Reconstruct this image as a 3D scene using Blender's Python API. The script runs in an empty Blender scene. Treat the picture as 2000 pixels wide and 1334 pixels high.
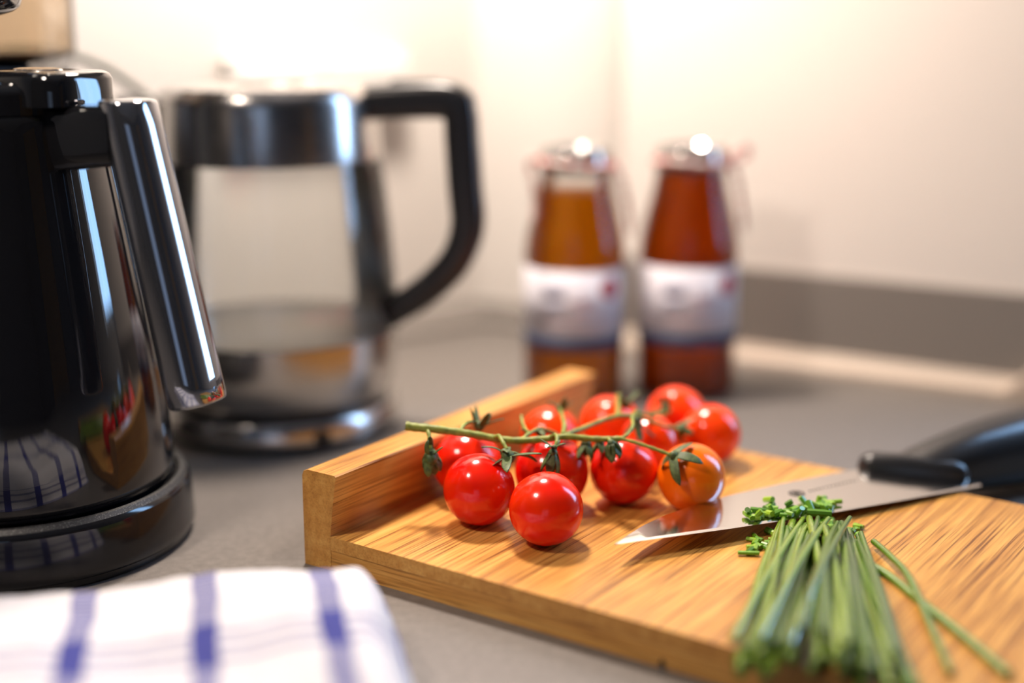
import bpy, bmesh, math, random
from mathutils import Vector, Matrix, noise

# ------------------------------------------------------------------ camera, world, lights, exposure
scene = bpy.context.scene
C = scene.collection
PITCH = math.radians(13.43)
CAM_H = 0.24
cam_d = bpy.data.cameras.new('camera')
cam = bpy.data.objects.new('camera', cam_d)
C.objects.link(cam)
cam.location = (0, 0, CAM_H)
cam.rotation_euler = (math.pi / 2 - PITCH, 0, 0)
cam_d.sensor_width = 36.0
cam_d.lens = 50.0
cam_d.clip_start = 0.02
cam_d.dof.use_dof = True
cam_d.dof.focus_distance = 0.607
cam_d.dof.aperture_fstop = 1.8
scene.camera = cam

scene.view_settings.view_transform = 'Standard'
scene.view_settings.look = 'None'
scene.view_settings.gamma = 1.0
scene.view_settings.use_curve_mapping = False
scene.view_settings.exposure = -0.14

world = bpy.data.worlds.new('world')
scene.world = world
world.use_nodes = True
bg = world.node_tree.nodes['Background']
bg.inputs['Color'].default_value = (0.75, 0.86, 1.0, 1)
bg.inputs['Strength'].default_value = 0.02

WALL_CORNER = Vector((-0.018, 1.061, 0))
B = Vector((0.866, -0.5, 0))            # along the back wall, to the right
BN = Vector((-0.5, -0.866, 0))          # out of the back wall
A = Vector((-0.799, -0.602, 0))         # along the left wall, towards the camera
AN = Vector((0.602, -0.799, 0))         # out of the left wall


def area(name, loc, target, size, power, color, shape='DISK', size_y=None):
    d = bpy.data.lights.new(name, 'AREA')
    d.shape = shape
    d.size = size
    if size_y:
        d.size_y = size_y
    d.energy = power
    d.color = color
    o = bpy.data.objects.new(name, d)
    C.objects.link(o)
    o.location = loc
    o.rotation_euler = (Vector(target) - Vector(loc)).to_track_quat('-Z', 'Y').to_euler()
    return o


WARM = (1.0, 0.85, 0.73)
# the two warm spots over the worktop: both mirrored in every tomato and casting the shadows on the board
area('counter_spot_back_offscreen', (-0.065, 0.85, 0.58), (-0.05, 0.80, 0), 0.09, 7.6, WARM)
area('counter_spot_left_offscreen', (-0.36, 0.36, 0.58), (-0.30, 0.42, 0), 0.09, 3.3, WARM)
wc = WALL_CORNER + B * 0.62 - BN * 0.03 + Vector((0, 0, 0.36))
# daylight through window_1: blue-white streaks on the jug handle, kettle, tomatoes and knife handle
area('window_right_offscreen', wc, wc + BN, 0.17, 4.6, (0.34, 0.60, 1.0), 'RECTANGLE', 0.50)
# daylight through window_2 behind the camera: the second, dull blue band on jug handle, lever and kettle collar
area('window_behind_offscreen', (-0.25, -2.17, 0.45), (-0.25, 0, 0.35), 0.85, 1.8, (0.50, 0.68, 1.0), 'RECTANGLE', 0.85)

random.seed(7)
TB = 0.0157                              # thickness of the cutting board


# ------------------------------------------------------------------ helpers
def link(name, me, mat=None, parent=None, smooth=True):
    o = bpy.data.objects.new(name, me)
    C.objects.link(o)
    if mat is not None and len(me.materials) == 0:
        me.materials.append(mat)
    if parent is not None:
        o.parent = parent
    if smooth:
        for p in me.polygons:
            p.use_smooth = True
    return o


def mesh(name, verts, faces):
    me = bpy.data.meshes.new(name)
    me.from_pydata([tuple(v) for v in verts], [], faces)
    me.validate()
    me.update()
    bm = bmesh.new()
    bm.from_mesh(me)
    bmesh.ops.recalc_face_normals(bm, faces=bm.faces)
    bm.to_mesh(me)
    bm.free()
    return me


def sharpen(me, ang=35):
    bm = bmesh.new()
    bm.from_mesh(me)
    for e in bm.edges:
        if len(e.link_faces) == 2 and e.calc_face_angle(0) > math.radians(ang):
            e.smooth = False
    bm.to_mesh(me)
    bm.free()
    return me


def tag(o, label, cat, group=None, kind=None):
    o['label'] = label
    o['category'] = cat
    if group:
        o['group'] = group
    if kind:
        o['kind'] = kind
    return o


def empty(name, loc=(0, 0, 0), rz=0.0):
    o = bpy.data.objects.new(name, None)
    o.empty_display_size = 0.02
    C.objects.link(o)
    o.location = loc
    o.rotation_euler = (0, 0, rz)
    return o


def lathe_mesh(name, prof, seg=64, center=(0, 0), a0=0.0, a1=2 * math.pi, sharp=40):
    """prof: list of (radius, z). r==0 closes to a pole."""
    full = abs(a1 - a0 - 2 * math.pi) < 1e-6
    n = seg if full else seg + 1
    V, F, rows = [], [], []
    for r, z in prof:
        if r < 1e-7:
            rows.append([len(V)])
            V.append((center[0], center[1], z))
        else:
            row = []
            for i in range(n):
                a = a0 + (a1 - a0) * i / seg
                row.append(len(V))
                V.append((center[0] + r * math.cos(a), center[1] + r * math.sin(a), z))
            rows.append(row)
    for a, b in zip(rows[:-1], rows[1:]):
        for i in range(seg):
            j = (i + 1) % n if full else i + 1
            if len(a) == 1 and len(b) == 1:
                continue
            if len(a) == 1:
                F.append((a[0], b[i], b[j]))
            elif len(b) == 1:
                F.append((a[i], b[0], a[j]))
            else:
                F.append((a[i], b[i], b[j], a[j]))
    return sharpen(mesh(name, V, F), sharp)


def smooth_path(pts, n=6):
    """Catmull-Rom through pts (tuples of equal length)."""
    P = [Vector(p) for p in pts]
    out = []
    for i in range(len(P) - 1):
        p0 = P[i - 1] if i > 0 else P[i] * 2 - P[i + 1]
        p1, p2 = P[i], P[i + 1]
        p3 = P[i + 2] if i + 2 < len(P) else P[i + 1] * 2 - P[i]
        for k in range(n):
            t = k / n
            out.append(0.5 * ((2 * p1) + (p2 - p0) * t + (2 * p0 - 5 * p1 + 4 * p2 - p3) * t * t
                              + (3 * p1 - p0 - 3 * p2 + p3) * t ** 3))
    out.append(P[-1])
    return out


def ring_mesh(name, rings, closed_ends=True, sharp=50):
    V, F = [], []
    n = len(rings[0])
    for r in rings:
        V += r
    for k in range(len(rings) - 1):
        for i in range(n):
            j = (i + 1) % n
            F.append((k * n + i, k * n + j, (k + 1) * n + j, (k + 1) * n + i))
    if closed_ends:
        F.append(tuple(range(n)))
        F.append(tuple(range((len(rings) - 1) * n, len(rings) * n)))
    return sharpen(mesh(name, V, F), sharp)


def tube_mesh(name, pts, rad, seg=10, flat=1.0, sharp=50):
    """round tube along pts; rad number or list; flat squeezes the second axis."""
    P = [Vector(p) for p in pts]
    R = rad if isinstance(rad, (list, tuple)) else [rad] * len(P)
    rings = []
    t = (P[1] - P[0]).normalized()
    ref = Vector((0, 0, 1)) if abs(t.z) < 0.9 else Vector((1, 0, 0))
    x = t.cross(ref).normalized()
    for i, p in enumerate(P):
        if i == 0:
            t = (P[1] - P[0])
        elif i == len(P) - 1:
            t = (P[-1] - P[-2])
        else:
            t = (P[i + 1] - P[i - 1])
        t.normalize()
        x = (x - t * x.dot(t)).normalized()
        y = t.cross(x)
        rings.append([p + x * (R[i] * math.cos(a)) + y * (R[i] * flat * math.sin(a))
                      for a in [2 * math.pi * k / seg for k in range(seg)]])
    return ring_mesh(name, rings, True, sharp)


def loft_mesh(name, secs, n=32, sharp=40):
    """secs: (center, xaxis, yaxis, hw, hh, exponent) superellipse sections."""
    rings = []
    for c, xa, ya, hw, hh, e in secs:
        c, xa, ya = Vector(c), Vector(xa), Vector(ya)
        r = []
        for k in range(n):
            a = 2 * math.pi * k / n
            ca, sa = math.cos(a), math.sin(a)
            r.append(c + xa * (hw * math.copysign(abs(ca) ** (2 / e), ca)) + ya * (hh * math.copysign(abs(sa) ** (2 / e), sa)))
        rings.append(r)
    return ring_mesh(name, rings, True, sharp)


def box_mesh(name, lo, hi, bevel=0.0, seg=2):
    bm = bmesh.new()
    bmesh.ops.create_cube(bm, size=1.0)
    for v in bm.verts:
        v.co = Vector([(lo[i] + hi[i]) / 2 + v.co[i] * (hi[i] - lo[i]) for i in range(3)])
    if bevel > 0:
        bmesh.ops.bevel(bm, geom=list(bm.edges), offset=bevel, segments=seg, profile=0.5, affect='EDGES')
    me = bpy.data.meshes.new(name)
    bm.to_mesh(me)
    bm.free()
    return sharpen(me, 40)


def prism_mesh(name, poly, y0, y1, bevel=0.0, seg=2):
    """poly in (x,z), extruded along y."""
    n = len(poly)
    V = [(x, y0, z) for x, z in poly] + [(x, y1, z) for x, z in poly]
    F = [tuple(range(n)), tuple(range(n, 2 * n))] + [(i, (i + 1) % n, n + (i + 1) % n, n + i) for i in range(n)]
    me = mesh(name, V, F)
    if bevel > 0:
        bm = bmesh.new()
        bm.from_mesh(me)
        bmesh.ops.bevel(bm, geom=list(bm.edges), offset=bevel, segments=seg, profile=0.5, affect='EDGES')
        bm.to_mesh(me)
        bm.free()
    return sharpen(me, 40)


def wall_piece(name, origin, along, nrm, t0, t1, d0, d1, z0, z1):
    """box given in a wall's own frame: t along, d out of the wall."""
    V = []
    for z in (z0, z1):
        for t, d in ((t0, d0), (t1, d0), (t1, d1), (t0, d1)):
            p = origin + along * t + nrm * d
            V.append((p.x, p.y, z))
    F = [(0, 1, 2, 3), (4, 5, 6, 7), (0, 1, 5, 4), (1, 2, 6, 5), (2, 3, 7, 6), (3, 0, 4, 7)]
    return V, F


def join_pieces(name, pieces):
    V, F = [], []
    for v, f in pieces:
        o = len(V)
        V += v
        F += [tuple(i + o for i in q) for q in f]
    return mesh(name, V, F)


# ------------------------------------------------------------------ materials
def mat(name, color=(0.5, 0.5, 0.5), rough=0.5, metal=0.0, **kw):
    m = bpy.data.materials.new(name)
    m.use_nodes = True
    b = m.node_tree.nodes['Principled BSDF']
    b.inputs['Base Color'].default_value = (*color, 1)
    b.inputs['Roughness'].default_value = rough
    b.inputs['Metallic'].default_value = metal
    for k, v in kw.items():
        b.inputs[k.replace('_', ' ')].default_value = v
    return m


class NT:
    """small node-tree helper"""
    def __init__(self, m):
        self.t = m.node_tree
        self.b = self.t.nodes['Principled BSDF']

    def n(self, typ, **kw):
        nd = self.t.nodes.new(typ)
        for k, v in kw.items():
            setattr(nd, k, v)
        return nd

    def l(self, a, b):
        self.t.links.new(a, b)

    def coord(self, obj=None, scale=(1, 1, 1), out='Object'):
        tc = self.n('ShaderNodeTexCoord')
        if obj is not None:
            tc.object = obj
        mp = self.n('ShaderNodeMapping')
        mp.inputs['Scale'].default_value = scale
        self.l(tc.outputs[out], mp.inputs['Vector'])
        return mp.outputs['Vector']

    def noise(self, vec, scale=1.0, detail=2.0, rough=0.5):
        nd = self.n('ShaderNodeTexNoise')
        nd.inputs['Scale'].default_value = scale
        nd.inputs['Detail'].default_value = detail
        nd.inputs['Roughness'].default_value = rough
        self.l(vec, nd.inputs['Vector'])
        return nd.outputs['Fac']

    def ramp(self, fac, stops):
        r = self.n('ShaderNodeValToRGB')
        e = r.color_ramp.elements
        while len(e) < len(stops):
            e.new(0.5)
        for i, (p, c) in enumerate(stops):
            e[i].position = p
            e[i].color = (*c, 1) if len(c) == 3 else c
        self.l(fac, r.inputs['Fac'])
        return r.outputs['Color']

    def math(self, op, a, b=None, c=None, clamp=False):
        nd = self.n('ShaderNodeMath', operation=op)
        nd.use_clamp = clamp
        for i, v in enumerate((a, b, c)):
            if v is None:
                continue
            if isinstance(v, (int, float)):
                nd.inputs[i].default_value = v
            else:
                self.l(v, nd.inputs[i])
        return nd.outputs[0]

    def mix(self, fac, a, b, blend='MIX'):
        nd = self.n('ShaderNodeMix', data_type='RGBA', blend_type=blend)
        for sock, v in ((nd.inputs[0], fac), (nd.inputs[6], a), (nd.inputs[7], b)):
            if isinstance(v, (int, float)):
                sock.default_value = v
            elif isinstance(v, tuple):
                sock.default_value = (*v, 1)
            else:
                self.l(v, sock)
        return nd.outputs[2]

    def bump(self, h, strength=0.2, dist=0.001):
        nd = self.n('ShaderNodeBump')
        nd.inputs['Strength'].default_value = strength
        nd.inputs['Distance'].default_value = dist
        self.l(h, nd.inputs['Height'])
        self.l(nd.outputs['Normal'], self.b.inputs['Normal'])


def clear_glass(name, tint=(0.95, 0.96, 0.95), ior=1.45, rough=0.0):
    """thin clear glass: straight-through transmission plus Fresnel reflection"""
    m = bpy.data.materials.new(name)
    m.use_nodes = True
    t = m.node_tree
    t.nodes.clear()
    out = t.nodes.new('ShaderNodeOutputMaterial')
    mix = t.nodes.new('ShaderNodeMixShader')
    tr = t.nodes.new('ShaderNodeBsdfTransparent')
    gl = t.nodes.new('ShaderNodeBsdfGlossy')
    fr = t.nodes.new('ShaderNodeFresnel')
    tr.inputs['Color'].default_value = (*tint, 1)
    gl.inputs['Roughness'].default_value = rough
    fr.inputs['IOR'].default_value = ior
    t.links.new(fr.outputs[0], mix.inputs[0])
    t.links.new(tr.outputs[0], mix.inputs[1])
    t.links.new(gl.outputs[0], mix.inputs[2])
    t.links.new(mix.outputs[0], out.inputs['Surface'])
    return m


M = {}
M['wall'] = mat('wall_paint', (0.72, 0.685, 0.645), 0.7)
h = NT(M['wall']); h.bump(h.noise(h.coord(scale=(1, 1, 1)), 900, 2), 0.05, 0.0005)
M['wall_panel'] = mat('wall_panel_paint', (0.74, 0.69, 0.645), 0.6)
M['dark_wall'] = mat('blue_grey_wall_paint', (0.20, 0.215, 0.25), 0.8)
M['ceiling'] = mat('ceiling_paint', (0.78, 0.76, 0.73), 0.8)
M['floor'] = mat('floor_tile', (0.16, 0.14, 0.12), 0.5)
M['oak'] = mat('oak_veneer', (0.62, 0.33, 0.10), 0.5)

M['counter'] = mat('grey_laminate', (0.17, 0.158, 0.15), 0.42)
h = NT(M['counter'])
v = h.coord()
n1 = h.noise(v, 2600, 2); n2 = h.noise(v, 260, 3)
h.l(h.ramp(h.math('ADD', h.math('MULTIPLY', n1, 0.6), h.math('MULTIPLY', n2, 0.4)),
           [(0.35, (0.115, 0.103, 0.094)), (0.65, (0.19, 0.172, 0.157))]), h.b.inputs['Base Color'])
h.bump(n1, 0.12, 0.0003)
M['upstand'] = mat('grey_upstand_laminate', (0.205, 0.185, 0.168), 0.5)
M['strip'] = mat('beige_seal_plastic', (0.56, 0.47, 0.39), 0.4)

M['black_gloss'] = mat('black_gloss_plastic', (0.006, 0.006, 0.007), 0.035, 0, Coat_Weight=0.6, Coat_Roughness=0.02)
h = NT(M['black_gloss'])
v = h.coord()
dust = h.ramp(h.noise(v, 420, 4, 0.7), [(0.70, (0, 0, 0)), (0.80, (1, 1, 1))])
h.l(h.mix(dust, (0.006, 0.006, 0.007), (0.02, 0.02, 0.022)), h.b.inputs['Base Color'])
M['black_base'] = mat('black_base_plastic', (0.008, 0.008, 0.009), 0.10)
M['base_dusty'] = mat('dusty_black_plastic', (0.02, 0.019, 0.018), 0.5)
h = NT(M['base_dusty'])
sp = h.ramp(h.noise(h.coord(), 1500, 2, 0.7), [(0.56, (0.012, 0.012, 0.012)), (0.72, (0.16, 0.15, 0.14))])
h.l(sp, h.b.inputs['Base Color'])
M['dark_chrome'] = mat('dark_chrome_plastic', (0.27, 0.275, 0.30), 0.05, 0.92, Coat_Weight=0.5, Coat_Roughness=0.03)
M['black_plastic'] = mat('black_satin_plastic', (0.012, 0.012, 0.013), 0.32)
M['smoke'] = clear_glass('smoked_tank_plastic', (0.80, 0.70, 0.57), 1.4, 0.05)
M['steel'] = mat('brushed_steel', (0.58, 0.56, 0.54), 0.2, 1.0)
h = NT(M['steel'])
st = h.noise(h.coord(scale=(30, 30, 900)), 3, 2)
h.l(h.ramp(st, [(0.3, (0.17, 0.17, 0.17)), (0.7, (0.27, 0.27, 0.27))]), h.b.inputs['Roughness'])
M['steel_polished'] = mat('polished_steel', (0.66, 0.64, 0.62), 0.16, 1.0)
M['steel_dark'] = mat('dark_steel_mesh', (0.08, 0.08, 0.08), 0.4, 0.8)
M['kettle_glass'] = clear_glass('kettle_glass', (0.93, 0.94, 0.93), 1.5)
M['bottle_glass'] = clear_glass('bottle_glass', (0.96, 0.96, 0.94), 1.5)
M['cord_grey'] = mat('grey_green_cord', (0.16, 0.165, 0.14), 0.5)
M['socket'] = mat('white_socket_plastic', (0.78, 0.77, 0.75), 0.35)
M['cap'] = mat('tin_cap', (0.40, 0.39, 0.38), 0.16, 1.0)
M['paper'] = mat('label_paper', (0.58, 0.57, 0.63), 0.6)
M['print_blue'] = mat('navy_print', (0.012, 0.035, 0.10), 0.6)
M['print_grey'] = mat('grey_blue_print', (0.42, 0.43, 0.54), 0.6)
M['print_pink'] = mat('pale_pink_print', (0.62, 0.50, 0.55), 0.6)
M['print_red'] = mat('red_print', (0.55, 0.07, 0.11), 0.6)
M['twine'] = mat('red_white_twine', (0.7, 0.3, 0.28), 0.9)
h = NT(M['twine'])
h.l(h.ramp(h.noise(h.coord(), 260, 1), [(0.47, (0.72, 0.60, 0.55)), (0.53, (0.60, 0.10, 0.10))]), h.b.inputs['Base Color'])


def sauce(name, c0, c1, tint):
    m = mat(name, c0, 0.35, 0, Subsurface_Weight=0.25, Subsurface_Radius=(0.012, 0.005, 0.002), Subsurface_Scale=1.0)
    h = NT(m)
    cc_ = h.ramp(h.noise(h.coord(), 70, 4, 0.6), [(0.3, c0), (0.7, c1)])
    h.l(cc_, h.b.inputs['Base Color'])
    tr = h.n('ShaderNodeBsdfTranslucent')
    h.l(cc_, tr.inputs['Color'])
    ms = h.n('ShaderNodeMixShader')
    ms.inputs[0].default_value = 0.45
    h.l(h.b.outputs[0], ms.inputs[1])
    h.l(tr.outputs[0], ms.inputs[2])
    tp = h.n('ShaderNodeBsdfTransparent')
    tp.inputs['Color'].default_value = (*tint, 1)
    m2 = h.n('ShaderNodeMixShader')
    m2.inputs[0].default_value = 0.42
    h.l(ms.outputs[0], m2.inputs[1])
    h.l(tp.outputs[0], m2.inputs[2])
    h.l(m2.outputs[0], h.t.nodes['Material Output'].inputs['Surface'])
    return m


M['curry_sauce'] = sauce('yellow_brown_sauce', (0.70, 0.27, 0.004), (0.92, 0.43, 0.010), (1.0, 0.60, 0.03))
M['tomato_sauce'] = sauce('red_brown_sauce', (0.52, 0.10, 0.002), (0.74, 0.20, 0.004), (0.88, 0.34, 0.012))

# tomato skin, colour from the object
M['tomato'] = mat('tomato_skin', (0.7, 0.02, 0.005), 0.16, 0, Subsurface_Weight=0.08,
                  Subsurface_Radius=(0.008, 0.002, 0.001), Subsurface_Scale=1.0, Specular_IOR_Level=0.5)
h = NT(M['tomato'])
oi = h.n('ShaderNodeObjectInfo')
g = h.noise(h.coord(), 45, 2)
h.l(h.mix(h.ramp(g, [(0.35, (0, 0, 0)), (0.75, (0.22, 0.22, 0.22))]), oi.outputs['Color'], (0.90, 0.12, 0.004)), h.b.inputs['Base Color'])

M['stem'] = mat('vine_green', (0.16, 0.22, 0.035), 0.5)
h = NT(M['stem'])
h.l(h.ramp(h.noise(h.coord(), 300, 3), [(0.3, (0.13, 0.16, 0.018)), (0.7, (0.30, 0.33, 0.045))]), h.b.inputs['Base Color'])
M['calyx'] = mat('calyx_green', (0.045, 0.085, 0.02), 0.55)
h = NT(M['calyx'])
h.l(h.ramp(h.noise(h.coord(), 500, 3), [(0.3, (0.03, 0.055, 0.012)), (0.75, (0.11, 0.16, 0.04))]), h.b.inputs['Base Color'])

M['chive'] = mat('chive_green', (0.12, 0.26, 0.03), 0.26, 0, Coat_Weight=0.8, Coat_Roughness=0.22)
h = NT(M['chive'])
oi = h.n('ShaderNodeObjectInfo')
c = h.ramp(oi.outputs['Random'], [(0.0, (0.055, 0.13, 0.006)), (0.5, (0.13, 0.25, 0.012)), (1.0, (0.24, 0.36, 0.03))])
fib = h.ramp(h.noise(h.coord(scale=(1, 1, 1)), 900, 2), [(0.3, (0.75, 0.75, 0.75)), (0.7, (1.1, 1.1, 1.1))])
h.l(h.mix(1.0, c, fib, 'MULTIPLY'), h.b.inputs['Base Color'])
M['chive_cut'] = mat('chopped_chive_green', (0.09, 0.24, 0.012), 0.35, 0, Coat_Weight=0.3, Coat_Roughness=0.2)
h = NT(M['chive_cut'])
oi = h.n('ShaderNodeObjectInfo')
h.l(h.ramp(oi.outputs['Random'], [(0.0, (0.06, 0.18, 0.006)), (0.5, (0.13, 0.32, 0.010)), (1.0, (0.30, 0.48, 0.03))]), h.b.inputs['Base Color'])

M['blade'] = mat('blade_steel', (0.78, 0.76, 0.74), 0.12, 1.0)
M['blade_edge'] = mat('ground_edge_steel', (0.75, 0.74, 0.73), 0.2, 1.0)
M['etching'] = mat('dark_etching', (0.10, 0.085, 0.07), 0.5, 0.3)
M['knife_handle'] = mat('black_knife_plastic', (0.018, 0.018, 0.019), 0.28)

# ------------------------------------------------------------------ structure
def structure(name, me, m, label=None, cat=None):
    o = link(name, me, m, smooth=False)
    o['kind'] = 'structure'
    return o


ZT = 1.45
W0, W1, WZ0, WZ1 = 0.52, 0.72, 0.09, 0.63          # window opening in the back wall
pieces = [wall_piece('', WALL_CORNER, B, BN, -0.12, 0.15, -0.20, -0.07, -0.9, ZT), wall_piece('', WALL_CORNER, B, BN, 0.15, W0, -0.13, -0.012, -0.9, ZT),
          wall_piece('', WALL_CORNER, B, BN, W1, 2.6, -0.13, -0.012, -0.9, ZT),
          wall_piece('', WALL_CORNER, B, BN, W0, W1, -0.13, -0.012, -0.9, WZ0),
          wall_piece('', WALL_CORNER, B, BN, W0, W1, -0.13, -0.012, WZ1, ZT)]
wall_back = structure('wall_back', join_pieces('wall_back', pieces), M['wall'])
tag(wall_back, 'cream painted wall behind the two sauce bottles', 'wall')
wall_left = structure('wall_left', join_pieces('wall_left', [wall_piece('', WALL_CORNER, A, AN, -0.1, 2.2, -0.13, -0.012, -0.9, ZT)]), M['wall'])
tag(wall_left, 'bright cream painted wall behind the glass kettle', 'wall')
# plastered column in the corner, its right edge rounded back to the panel
colp = [(-0.10, -0.06), (-0.10, -0.004), (0.030, -0.004)]
for k in range(1, 13):
    a_ = k / 12 * math.pi / 2
    colp.append((0.030 + 0.078 * math.sin(a_), -0.004 - 0.056 * (1 - math.cos(a_))))
V_ = []
for z in (0.0, ZT):
    for t_, d_ in colp:
        p_ = WALL_CORNER + B * t_ + BN * d_
        V_.append((p_.x, p_.y, z))
n_ = len(colp)
col = structure('trim_6', sharpen(mesh('column', V_, [tuple(range(n_)), tuple(range(n_, 2 * n_))] + [(i, (i + 1) % n_, n_ + (i + 1) % n_, n_ + i) for i in range(n_)]), 30), M['wall'])
for p_ in col.data.polygons:
    p_.use_smooth = True
tag(col, 'bright plastered column in the corner behind the yellow-brown sauce bottle', 'column')
# proud panel right of the corner column
T_PAN = 0.113
pan = structure('trim_1', join_pieces('panel', [wall_piece('', WALL_CORNER, B, BN, T_PAN, W0 - 0.02, -0.012, 0.004, 0.012, ZT)]), M['wall_panel'])
tag(pan, 'smooth cream wall panel above the grey upstand', 'wall panel')
ups = structure('trim_2', join_pieces('upstand', [wall_piece('', WALL_CORNER, B, BN, T_PAN + 0.002, W0 - 0.02, 0.004, 0.009, 0.0, 0.064)]), M['upstand'])
tag(ups, 'grey laminate upstand at the foot of the wall panel', 'upstand')


def cove(name, origin, along, nrm, t0, t1, d0, dep, hgt):
    prof = [(d0, 0.0), (d0 + dep, 0.0), (d0 + dep, 0.004), (d0 + dep * 0.45, hgt * 0.6), (d0 + 0.002, hgt), (d0, hgt)]
    V = []
    for t in (t0, t1):
        for d, z in prof:
            p = origin + along * t + nrm * d
            V.append((p.x, p.y, z))
    n = len(prof)
    F = [tuple(range(n)), tuple(range(n, 2 * n))] + [(i, (i + 1) % n, n + (i + 1) % n, n + i) for i in range(n)]
    return mesh(name, V, F)


s3 = structure('trim_3', cove('seal_strip', WALL_CORNER, B, BN, T_PAN, W0 - 0.02, 0.0085, 0.010, 0.0125), M['strip'])
tag(s3, 'beige sealing strip running along the foot of the grey upstand', 'sealing strip')
cap = prism_mesh('end_cap', [(-0.012, 0), (0.02, 0), (0.02, 0.030), (0.016, 0.030)], -0.004, 0.004, 0.001)
capo = link('end_cap', cap, M['strip'], s3)
cp = WALL_CORNER + B * 0.392 + BN * 0.0155
capo.location = cp
capo.rotation_euler = (0, 0, math.atan2(B.y, B.x))
s4 = structure('trim_4', cove('seal_strip', WALL_CORNER, B, BN, -0.006, T_PAN, -0.0042, 0.008, 0.017), M['upstand'])
tag(s4, 'narrow grey sealing strip at the foot of the cream wall beside the bottles', 'sealing strip')
s5 = structure('trim_5', cove('seal_strip', WALL_CORNER, A, AN, -0.006, 1.6, -0.0122, 0.014, 0.017), M['upstand'])
tag(s5, 'narrow grey sealing strip behind the glass kettle', 'sealing strip')

wp = WALL_CORNER
fr = []
for (a, b, z0, z1) in ((W0, W0 + 0.018, WZ0, WZ1), (W1 - 0.018, W1, WZ0, WZ1), (W0, W1, WZ0, WZ0 + 0.018), (W0, W1, WZ1 - 0.018, WZ1),
                       ((W0 + W1) / 2 + 0.015, (W0 + W1) / 2 + 0.030, WZ0, WZ1)):
    fr.append(wall_piece('', wp, B, BN, a, b, -0.075, -0.035, z0, z1))
win = structure('window_1', join_pieces('window_frame', fr), M['socket'])
tag(win, 'white framed window in the back wall', 'window')
# rest of the room (behind and beside the camera)
fl = structure('floor', box_mesh('floor', (-1.6, -2.2, -0.95), (2.0, 1.2, -0.9)), M['floor'])
tag(fl, 'dark kitchen floor', 'floor')
wf = structure('wall_front', box_mesh('wall_front', (-1.8, -2.3, -0.9), (2.0, -2.2, ZT)), M['dark_wall'])
tag(wf, 'blue grey wall across the room', 'wall')
wr = structure('wall_right', box_mesh('wall_right', (1.95, -2.2, -0.9), (2.05, 0.2, ZT)), M['dark_wall'])
tag(wr, 'blue grey side wall of the kitchen', 'wall')
ce = structure('ceiling', box_mesh('ceiling', (-1.8, -2.2, ZT), (2.0, 1.3, ZT + 0.05)), M['ceiling'])
tag(ce, 'white kitchen ceiling', 'ceiling')
w2 = structure('window_2', join_pieces('window_frame', [([(x, y, z) for z in (z0, z1) for x, y in ((x0, -2.2), (x1, -2.2), (x1, -2.15), (x0, -2.15))], [(0, 1, 2, 3), (4, 5, 6, 7), (0, 1, 5, 4), (1, 2, 6, 5), (2, 3, 7, 6), (3, 0, 4, 7)]) for x0, x1, z0, z1 in ((-0.73, -0.68, -0.03, 0.93), (0.18, 0.23, -0.03, 0.93), (-0.73, 0.23, -0.03, 0.02), (-0.73, 0.23, 0.88, 0.93), (-0.27, -0.23, 0.0, 0.9))]), M['socket'])
tag(w2, 'white framed window across the room', 'window')
do = structure('door_1', box_mesh('door', (1.90, -1.34, -0.9), (1.949, -0.66, 1.1), 0.004), M['oak'])
tag(do, 'plain oak door across the room', 'door')

# worktop: follows both walls
cw = [WALL_CORNER - BN * 0.011 - AN * 0.011, WALL_CORNER + B * 1.9 - BN * 0.011, WALL_CORNER + B * 1.9 + BN * 0.75,
      Vector((0.30, 0.02, 0)), Vector((-0.35, -0.25, 0)), WALL_CORNER + A * 1.75 + AN * 0.2, WALL_CORNER + A * 1.6 - AN * 0.011]
n = len(cw)
Vv = [(p.x, p.y, 0.0) for p in cw] + [(p.x, p.y, -0.04) for p in cw]
Ff = [tuple(range(n)), tuple(range(n, 2 * n))] + [(i, (i + 1) % n, n + (i + 1) % n, n + i) for i in range(n)]
counter = link('kitchen_worktop', mesh('worktop', Vv, Ff), M['counter'], smooth=False)
tag(counter, 'dark grey laminate kitchen worktop carrying the board and appliances', 'worktop')

# ------------------------------------------------------------------ cutting board
BO = Vector((-0.0909, 0.5854, 0.0))
BANG = -0.6052
BU = Vector((math.cos(BANG), math.sin(BANG), 0))
BV = Vector((-math.sin(BANG), math.cos(BANG), 0))
LEN_V, LEN_U = 0.2109, 0.40
board = empty('cutting_board', BO, BANG)
tag(board, 'bamboo cutting board with a raised rail under the tomatoes and knife', 'cutting board')


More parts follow.
